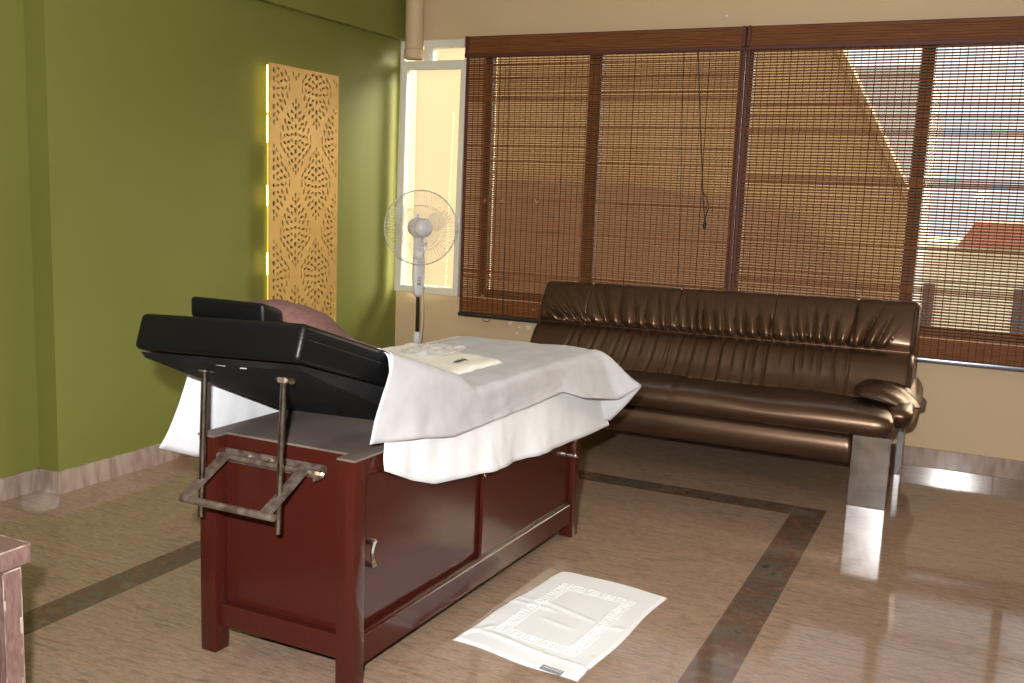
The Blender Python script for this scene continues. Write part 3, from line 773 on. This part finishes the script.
    for x in (1.62, 1.665, 2.0):
        b = MB(); b.lathe([(.009, 0), (.009, .004), (.004, .007), (0, .007)], (x, -3.11, .66), n=10); b.build('hinge_screw', 'brass', t)
    # support rods
    def zb(y): return .936-.0-.44*(y+3.735)
    for x in (1.66, 1.928):
        b = MB(); b.tube([(x-.02, -3.6, .447), (x, -3.6, .892)], .0088, 16); r = b.build('support_rod', 'steel', t, 50)
        b = MB(); b.box(x-.014, x+.014, -3.614, -3.586, .86, .905, .003, 1); b.box(x-.03, x+.035, -3.625, -3.575, .893, .899, .001, 1); b.build('rod_bracket', 'rusty', r)
        b = MB(); b.tube([(x-.022, -3.604, .868), (x+.03, -3.604, .868)], .0042, 8); b.lathe([(0, 0), (.009, 0), (.009, .01), (0, .012)], (x+.024, -3.604, .868), (1, 0, 0), 6); b.build('bolt', 'brass', r)
    # swinging bracket on the end panel
    yp = BY0+lw-.006
    b = MB(); b.box(1.58, 1.965, yp-.004, yp, .578, .612); b.box(1.58, 1.965, yp-.02, yp, .578, .581)
    b.box(1.576, 1.581, yp-.055, yp, .578, .612); b.box(1.963, 1.968, yp-.055, yp, .58, .61)
    br = b.build('wall_bracket', 'rusty', t)
    for x in (1.7, 1.78):
        b = MB(); b.lathe([(.007, 0), (.007, .003), (0, .006)], (x, yp-.004, .598), (0, -1, 0), 10); b.build('screw', 'brass', br)
    b = MB(); b.tube([(1.592, yp-.032, .596), (1.962, yp-.032, .596)], .0095, 14); b.build('hinge_bar', 'rusty', t, 50)
    b = MB(); b.lathe([(.006, 0), (.011, .0), (.011, .012), (.006, .018), (0, .018)], (1.968, yp-.032, .596), (1, 0, 0), 8); b.build('bolt', 'brass', br)
    yf, zf = -3.665, .516
    ya, za = yp-.032, .596
    for x in (1.648, 1.921):
        b = MB(); d = Vector((0, yf-ya, zf-za)).normalized(); n = Vector((0, -d.z, d.y))
        if n.z < 0: n = -n
        a0 = Vector((x, ya, za+.008)); a1 = Vector((x, yf, zf+.006))
        q = [a0+Vector((-.018, 0, 0)), a0+Vector((.018, 0, 0)), a1+Vector((.018, 0, 0)), a1+Vector((-.018, 0, 0))]
        lo = [b.bm.verts.new(v) for v in q]; hi = [b.bm.verts.new(v+n*.005) for v in q]
        b.bm.faces.new(lo[::-1]); b.bm.faces.new(hi)
        for i in range(4): b.bm.faces.new((lo[i], lo[(i+1) % 4], hi[(i+1) % 4], hi[i]))
        b.build('bracket_arm', 'rusty', t)
    b = MB(); b.tube([(1.632, yf, zf), (1.948, yf, zf)], .0105, 14); b.build('cross_bar', 'rusty', t, 50)
bed()

# head pillow and mauve towel on the headrest
def pillow():
    t = thing('head_pillow', 'small black padded pillow lying on the raised headrest', 'pillow', (1.72, -3.62, 1.02))
    sl = math.atan(-.316)
    # built flat, then tilted with the headrest
    b = MB(); b.box(1.606, 1.86, -3.6, -3.515, 0, .06, .014, 4)
    for v in b.bm.verts:
        y = v.co.y; v.co = Vector((v.co.x, y-.316*0*v.co.z, ctop(y)+.006+v.co.z))
    o = b.build('pillow_cover', 'black', t, 60)
    b = MB()
    for k in range(16): z = .01+k*.0026; b.box(1.8545, 1.8565, -3.5985, -3.5955, ctop(-3.6)+.002+z, ctop(-3.6)+.002+z+.0015)
    part_label(b.build('stitching', 'steel', o), 'pale stitching')
pillow()
def mauve_towel():
    rows = []; nx, ny = 46, 34
    for i in range(nx+1):
        u = i/nx; x = lerp(1.585, 2.058, u); row = []
        for j in range(ny+1):
            v = j/ny; y = lerp(-3.485, -3.25, v)
            # rolled height: full behind the pillow, thinning to the right rim
            h = interp([(1.57, 0), (1.6, .07), (1.66, .098), (1.82, .1), (1.87, .078), (1.92, .045), (1.97, .018), (2.055, .002)], x)
            h *= math.sin(PI*min(1, max(0, .02+v*.96)))**.45
            h += .005*math.sin(u*19+v*4)*math.sin(PI*v)*sst(0, .2, u)*(1-sst(.8, 1, u))
            row.append(Vector((x, y, ctop(y)+.012+h)))
        rows.append(row)
    b = MB(); b.grid(rows)
    o = tag(b.build('hand_towel', 'mauve', smooth=180), 'mauve brown towel bunched behind the small black pillow', 'towel')
    m = o.modifiers.new('thickness', 'SOLIDIFY'); m.thickness = .004; m.offset = -1
mauve_towel()

# ------------------------------------------------------------------ draped sheets
def drape(name, mat_, label, cat, xl, xr, y0, ye, ztop, right, corner, end, lcorner, left, ny=110, nx=30, nd=20, fold=0., seed=1, out=.02, wob=.0, lout=.02):
    """right/left: [(y, (x, y, z))...] rim targets along the long sides; corner: rim targets fanned round the far corner;
       end: [(x, rim)...]; every skirt column runs from the top edge to its rim point."""
    b = MB(); bm = b.bm
    ys = [lerp(y0, ye, j/ny) for j in range(ny+1)]
    def rim(tab, s): return Vector((interp([(a, p[0]) for a, p in tab], s), interp([(a, p[1]) for a, p in tab], s), interp([(a, p[2]) for a, p in tab], s)))
    def SX(y): return .03*(y+3.35)
    edges = []      # (edge point, rim point) round the skirt
    for y in ys: edges.append((Vector((xr+SX(y), y, ztop(y)-.004)), rim(right, y), Vector((1, 0, 0))))
    c = Vector((xr+SX(ye), ye, ztop(ye)-.004))
    nc = 14
    for k in range(1, nc):
        a = PI/2*k/nc; edges.append((c, rim([(i/(len(corner)-1), p) for i, p in enumerate(corner)], k/nc), Vector((math.cos(a), math.sin(a), 0))))
    for k in range(nx+1):
        x = lerp(xr, xl, k/nx); edges.append((Vector((x+SX(ye), ye, ztop(ye)-.004)), rim(end, x), Vector((0, 1, 0))))
    cl = Vector((xl+SX(ye), ye, ztop(ye)-.004))
    for k in range(1, nc):
        a = PI/2+PI/2*k/nc; edges.append((cl, rim([(i/(len(lcorner)-1), p) for i, p in enumerate(lcorner)], k/nc), Vector((math.cos(a), math.sin(a), 0))))
    for y in ys[::-1]: edges.append((Vector((xl+SX(y), y, ztop(y)-.004)), rim(left, y), Vector((-1, 0, 0))))
    # top surface
    rows = []
    for y in ys:
        r = []
        for k in range(nx+1):
            q = k/nx; x = lerp(xr, xl, q); e = min(x-xl, xr-x)
            z = ztop(y)-.004*(1-sst(0, .02, e))+wob*noise.noise(Vector((x*7, y*5, seed)))*sst(0, .06, e)
            r.append(Vector((x+SX(y), y, z)))
        rows.append(r)
    b.grid(rows)
    sk = []
    for i, (E, Rm, N) in enumerate(edges):
        col = []
        L = (Rm-E).length
        for k in range(nd+1):
            q = k/nd
            # leaves the edge level, then falls
            p = E.lerp(Rm, q)
            bulge = lerp(out, lout, max(0, -N.x))*math.sin(PI*q**.6)*(1-q)*1.6
            p = p+N*bulge+Vector((0, 0, 1))*bulge*.45
            f = fold*q**1.3*(.5*math.sin(i*.13+seed)+1.6*noise.noise(Vector((i*.06, q*1.2, seed)))+.7*noise.noise(Vector((i*.17, q*1.5, seed+9))))
            p = p+N*f
            p = p+N*.004*noise.noise(Vector((i*.15, q*5, seed+3)))*q
            col.append(p)
        sk.append(col)
    b.grid(sk)
    bmesh.ops.remove_doubles(bm, verts=list(bm.verts), dist=.0005)
    o = b.build(name, mat_, smooth=180)
    tag(o, label, cat)
    m = o.modifiers.new('thickness', 'SOLIDIFY'); m.thickness = .0016; m.offset = 0
    return o
def zt_white(y):
    a = ctop(y)+.006; m = .752
    return lerp(a, m, sst(-3.0, -2.86, y)) if y > -3.0 else a
def zt_grey(y): return zt_white(y)+.005
drape('bed_sheet', 'white_cloth', 'white cotton sheet hanging down both sides of the massage bed', 'sheet', 1.53, 2.076, -3.35, -1.93, zt_white,
      [(-3.35, (2.108, -3.402, .604)), (-3.2, (2.116, -3.24, .535)), (-3.1, (2.122, -3.12, .495)), (-2.8, (2.142, -2.8, .463)), (-2.45, (2.158, -2.45, .437)), (-2.1, (2.172, -2.1, .427)), (-1.93, (2.18, -1.8, .425))],
      [(2.18, -1.8, .425), (2.17, -1.78, .43), (2.12, -1.86, .43)],
      [(1.53, (1.53, -1.87, .45)), (2.076, (2.07, -1.86, .43))],
      [(1.5, -1.86, .45), (1.44, -1.86, .46), (1.45, -1.93, .47)],
      [(-3.35, (1.325, -3.435, .56)), (-3.25, (1.362, -3.31, .508)), (-2.8, (1.38, -2.8, .49)), (-1.93, (1.42, -1.93, .48))], fold=.011, seed=2, out=.012, lout=.05)
drape('disposable_sheet', 'grey_cloth', 'grey non-woven disposable sheet spread over the white sheet on the bed', 'sheet', 1.524, 2.084, -3.362, -1.92, zt_grey,
      [(-3.362, (2.105, -3.462, .69)), (-3.2, (2.135, -3.25, .668)), (-3.05, (2.14, -3.07, .635)), (-2.75, (2.145, -2.75, .63)), (-2.5, (2.15, -2.55, .632)), (-2.25, (2.17, -2.28, .645)), (-2.1, (2.21, -2.17, .608)), (-1.92, (2.262, -1.93, .567))],
      [(2.262, -1.93, .567), (2.31, -1.86, .6), (2.335, -1.83, .621), (2.27, -1.835, .53), (2.2, -1.84, .45), (2.13, -1.85, .45)],
      [(1.524, (1.53, -1.83, .5)), (2.084, (2.08, -1.84, .46))],
      [(1.5, -1.82, .5), (1.42, -1.82, .52), (1.44, -1.92, .6)],
      [(-3.362, (1.50, -3.38, .9)), (-3.0, (1.495, -3.0, .76)), (-2.8, (1.47, -2.8, .68)), (-1.92, (1.45, -1.92, .6))], fold=.004, seed=5, out=.022, wob=.006)

# folded cream cloth with a crumpled clear film on it
def folded_cloth():
    cs = [(1.56, -2.42), (1.535, -2.72), (1.985, -2.83), (2.0, -2.44)]
    cs = [(1.525, -2.30), (1.50, -2.72), (1.985, -2.835), (2.005, -2.455)]
    n = 30; rows = []
    for i in range(n+1):
        u = i/n; row = []
        for j in range(n+1):
            v = j/n
            a = Vector(cs[0]).lerp(Vector(cs[3]), u); c = Vector(cs[1]).lerp(Vector(cs[2]), u); p = a.lerp(c, v)
            e = min(u, 1-u, v, 1-v)
            z = .764+.011*sst(0, .05, e)+.006*noise.noise(Vector((u*3, v*3, 1)))*sst(0, .1, e)+.004*noise.noise(Vector((u*9, v*9, 4)))
            row.append(Vector((p.x, p.y, z)))
        rows.append(row)
    b = MB(); b.grid(rows)
    low = [[p-Vector((0, 0, p.z-.7625)) if i in (0, n) or j in (0, n) else p-Vector((0, 0, .002)) for j, p in enumerate(r)] for i, r in enumerate(rows)]
    o = b.build('folded_cloth', 'cream_cloth', smooth=180)
    m = o.modifiers.new('thickness', 'SOLIDIFY'); m.thickness = .006; m.offset = -1
    tag(o, 'folded cream cloth with a small black print lying on the grey sheet', 'cloth')
    # unreadable little black print
    b = MB(); rnd = random.Random(4)
    for k in range(9):
        q = k/8; y = -2.668+.075*q; x = 1.92+.008*math.sin(k*2.1)
        pts = [(x-.008*rnd.random()-.003, y), (x+.004, y+.006), (x+.01*rnd.random(), y+.002)]
        b.tube([(p[0], p[1], .7832) for p in pts], .0015, 5)
    b.build('printed_mark', 'ink', o)
    n = 26; rows = []
    for i in range(n+1):
        row = []
        for j in range(n+1):
            u, v = i/n*2-1, j/n*2-1; r = math.hypot(u, v); k = max(abs(u), abs(v)); s = (k/r if r > 0 else 0)
            uu, vv = u*s, v*s
            nz = noise.noise(Vector((uu*3.2, vv*3.2, 7)))+.5*noise.noise(Vector((uu*7, vv*7, 3)))
            row.append(Vector((1.72+.1*uu*(1+.2*nz), -2.47+.15*vv*(1+.15*nz), .781+.013*max(0, 1-k*k)*(.6+nz*1.2)+.003*abs(nz))))
        rows.append(row)
    b = MB(); b.grid(rows); o = b.build('crumpled_film', 'tissue', smooth=50)
    m = o.modifiers.new('thickness', 'SOLIDIFY'); m.thickness = .001
    tag(o, 'crumpled see-through white film lying on the folded cream cloth', 'plastic film')
folded_cloth()

# ------------------------------------------------------------------ bath mat with a Greek key border
def mat_towel():
    A, B, Cc, D = (2.171, -3.092), (2.241, -2.384), (2.657, -2.433), (2.613, -3.151)
    A, B, Cc, D = (Vector(p) for p in (A, B, Cc, D))
    K = ['1111110', '1000010', '1011010', '1010010', '1011110', '1000000', '1111111']
    def key(s, w):          # s along the border, w across 0..1
        i = int((s % 1.)*7); j = min(6, max(0, int(w*7)))
        return K[j][i] == '1'
    nu, nv = 190, 280; rows = []
    bw, m0 = .115, .12
    for i in range(nu+1):
        u = i/nu; row = []
        for j in range(nv+1):
            v = j/nv
            p = A.lerp(D, u).lerp(B.lerp(Cc, u), v)
            # rounded far-left corner and a soft outline
            du, dv = min(u, 1-u)*.46, min(v, 1-v)*.72
            p = p+Vector((.012*math.sin(v*9+1)*(1-2*u)*.4, .012*math.sin(u*8)*(1-2*v)*.5))
            if u < .2 and v > .85:
                k = sst(.2, 0, u) if False else (1-u/.2)*((v-.85)/.15); p = p.lerp(Vector((2.34, -2.56)), .2*k*k)
            e = min(du, dv)
            h = .007*sst(0, .012, e)+.002
            # border relief
            U, Vv = u*.46, v*.72; key_on = False
            inn = (m0 < Vv < .72-m0) and (.075 < U < .46-.075)
            bu, bv = min(U, .46-U)-.075, min(Vv, .72-Vv)-m0
            if inn and min(bu, bv) < .045:
                if bu < bv: key_on = key(Vv/.062, bu/.045)
                else: key_on = key(U/.062, bv/.045)
                h += .0026 if key_on else -.001
            # soft creases
            for (u0, v0, ang, L, am) in ((.18, .5, .1, .12, .006), (.45, .55, -.2, .16, .006), (.5, .4, -.1, .08, .004), (.55, .11, -.05, .3, .009), (.85, .5, .4, .06, .005), (.06, .12, 1., .1, .006), (.1, .55, .15, .1, .004)):
                du_, dv_ = (u-u0)*.46, (v-v0)*.72
                s = du_*math.cos(ang)+dv_*math.sin(ang); q = -du_*math.sin(ang)+dv_*math.cos(ang)
                h += .6*am*math.exp(-(q/.012)**2)*(1-sst(L*.5, L, abs(s)))
            h += .003*noise.noise(Vector((u*4, v*5, 2)))*sst(0, .03, e)
            row.append(Vector((p.x, p.y, max(.0025, h))))
        rows.append(row)
    b = MB(); V = b.grid(rows)
    o = b.build('bath_mat', 'towel', smooth=180)
    md = o.modifiers.new('thickness', 'SOLIDIFY'); md.thickness = .002; md.offset = -1
    tag(o, 'white towelling bath mat with raised key border lying on the floor', 'bath mat')
    def at(u, v): 
        p = A.lerp(D, u).lerp(B.lerp(Cc, u), v); return p
    b = MB(); d = (D-A).normalized(); n = Vector((-d.y, d.x)); c = at(.8, .0)+n*.004
    rot = Matrix.Rotation(math.atan2(d.y, d.x), 3, 'Z')
    b.box(c.x-.036, c.x+.036, c.y-.016, c.y+.012, .0102, .0125, .0008, 1, rot=rot)
    tg = part_label(b.build('care_label', 'tag', o), 'grey woven label')
    b = MB()
    for k in range(7):
        q = c+d*(-.027+.009*k); b.tube([(q.x, q.y-.004, .0132), (q.x+.005, q.y+.004, .0132)], .001, 5)
    b.build('label_lettering', 'plastic', tg)
    for u, v, r in ((.62, .12, .01), (.72, .1, .008), (.95, .2, .008)):
        b = MB(); p = at(u, v); b.lathe([(r, 0), (0, .0008)], (p.x, p.y, .0145), n=12); b.build('faint_stain', 'stain', o)
mat_towel()

# ------------------------------------------------------------------ nightstand at the left edge
def nightstand():
    X, Y, H = 1.665, -4.162, .55
    t = thing('bedside_cabinet', 'mauve brown wooden cabinet with worn pale edges at left edge', 'cabinet', (X-.24, Y-.25, 0))
    b = MB(); b.box(X-.5, X, Y-.5, Y, H-.045, H, .002, 1); b.build('top', 'ns', t)
    b = MB(); b.box(X-.47, X-.022, Y-.47, Y-.074, .0, H-.045, .001, 1); b.build('body', 'ns', t)
    b = MB(); b.box(X-.06, X-.012, Y-.066, Y-.018, .0, H-.052, .0, 1); p = b.build('corner_post', 'ns', t)
    b = MB()
    for y in (Y-.066, Y-.0205):
        b.box(X-.0135, X-.0112, y, y+.0018, 0, H-.052)
    b.box(X-.0135, X-.0112, Y-.066, Y-.018, H-.0555, H-.0515)
    for z, y, s in ((.36, Y-.022, .02), (.30, Y-.024, .012), (.42, Y-.062, .012), (.22, Y-.024, .015)):
        b.box(X-.0135, X-.0114, y-s*.2, y+.002, z-s, z+s)
    part_label(b.build('worn_edge', 'ns_edge', p), 'pale chipped edge')
    b = MB(); b.box(X-.044, X-.012, Y-.47, Y-.4, 0, H-.052); b.build('corner_post', 'ns', t)
    b = MB(); b.box(X-.5, X+.0006, Y-.0022, Y+.0006, H-.003, H+.0006); b.box(X-.0022, X+.0006, Y-.5, Y, H-.003, H+.0006)
    part_label(b.build('edge_band', 'ns_edge', t), 'pale worn edge band')
nightstand()

# ------------------------------------------------------------------ outside
def outside():
    b = MB(); b.box(-40, 60, .3, 90, -3.6, -3.5); struct(b.build('ground', 'ground'))
    yb = 4.
    t = thing('boundary_wall', 'cream rendered wall outside, filling the corner window behind the fan', 'wall', (-2, 1.7, -3.5))
    b = MB(); b.box(-5, -.33, 1.7, 1.8, -3.5, 2.75); b.build('wall', 'cream_render', t)
    b = MB(); b.box(-5, -.33, 1.68, 1.82, 2.75, 2.84, .01); b.build('coping', 'concrete', t)
    t = thing('ochre_building', 'ochre neighbouring building with a steep sloping edge, seen through the blinds', 'building', (-1, yb, -3.5))
    pts = [(-9, -3.5), (2.84, -3.5), (2.84, 1.42), (1.88, 3.2), (-9, 3.2)]
    b = MB(); b.prism(pts, lambda p, k: Vector((p[0], yb+.35*k, p[1]))); b.build('wall', 'ochre', t)
    b = MB(); q = [(2.84, 1.42), (1.88, 3.2), (1.93, 3.22), (2.89, 1.44)]
    b.prism(q, lambda p, k: Vector((p[0], yb-.06+.45*k, p[1]))); b.build('coping', 'ochre', t)
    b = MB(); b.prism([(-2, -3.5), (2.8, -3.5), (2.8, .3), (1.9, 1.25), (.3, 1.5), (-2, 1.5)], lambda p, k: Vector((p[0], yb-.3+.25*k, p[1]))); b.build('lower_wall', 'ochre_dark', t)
    t = thing('grey_block', 'grey concrete block beyond the ochre building, between it and the window post', 'building', (-1, 12, -3.5))
    b = MB(); b.box(-6, 2.42, 12, 16, -3.5, 3.5); b.build('wall', 'concrete', t)
    b = MB(); b.box(-6.1, 2.43, 11.9, 16.1, 3.5, 3.62); b.build('roof_slab', 'concrete', t)
    t = thing('pale_house', 'pale yellow house with red roof in the distance behind the right blind', 'building', (8, 18, -3.5))
    b = MB(); b.box(1.6, 20, 17, 23, -3.5, .62); b.build('wall', 'pale', t)
    b = MB(); b.prism([(2.95, .62), (20, .62), (20, 1.12), (3.25, 1.12)], lambda p, k: Vector((p[0], 16.7+5*k, p[1]))); b.build('roof', 'terracotta', t)
    for k in range(5):
        b = MB(); b.box(2.0+2.1*k, 2.6+2.1*k, 16.95, 17.05, -1.1, -.2); b.build('window', 'dark_glass', t)
outside()
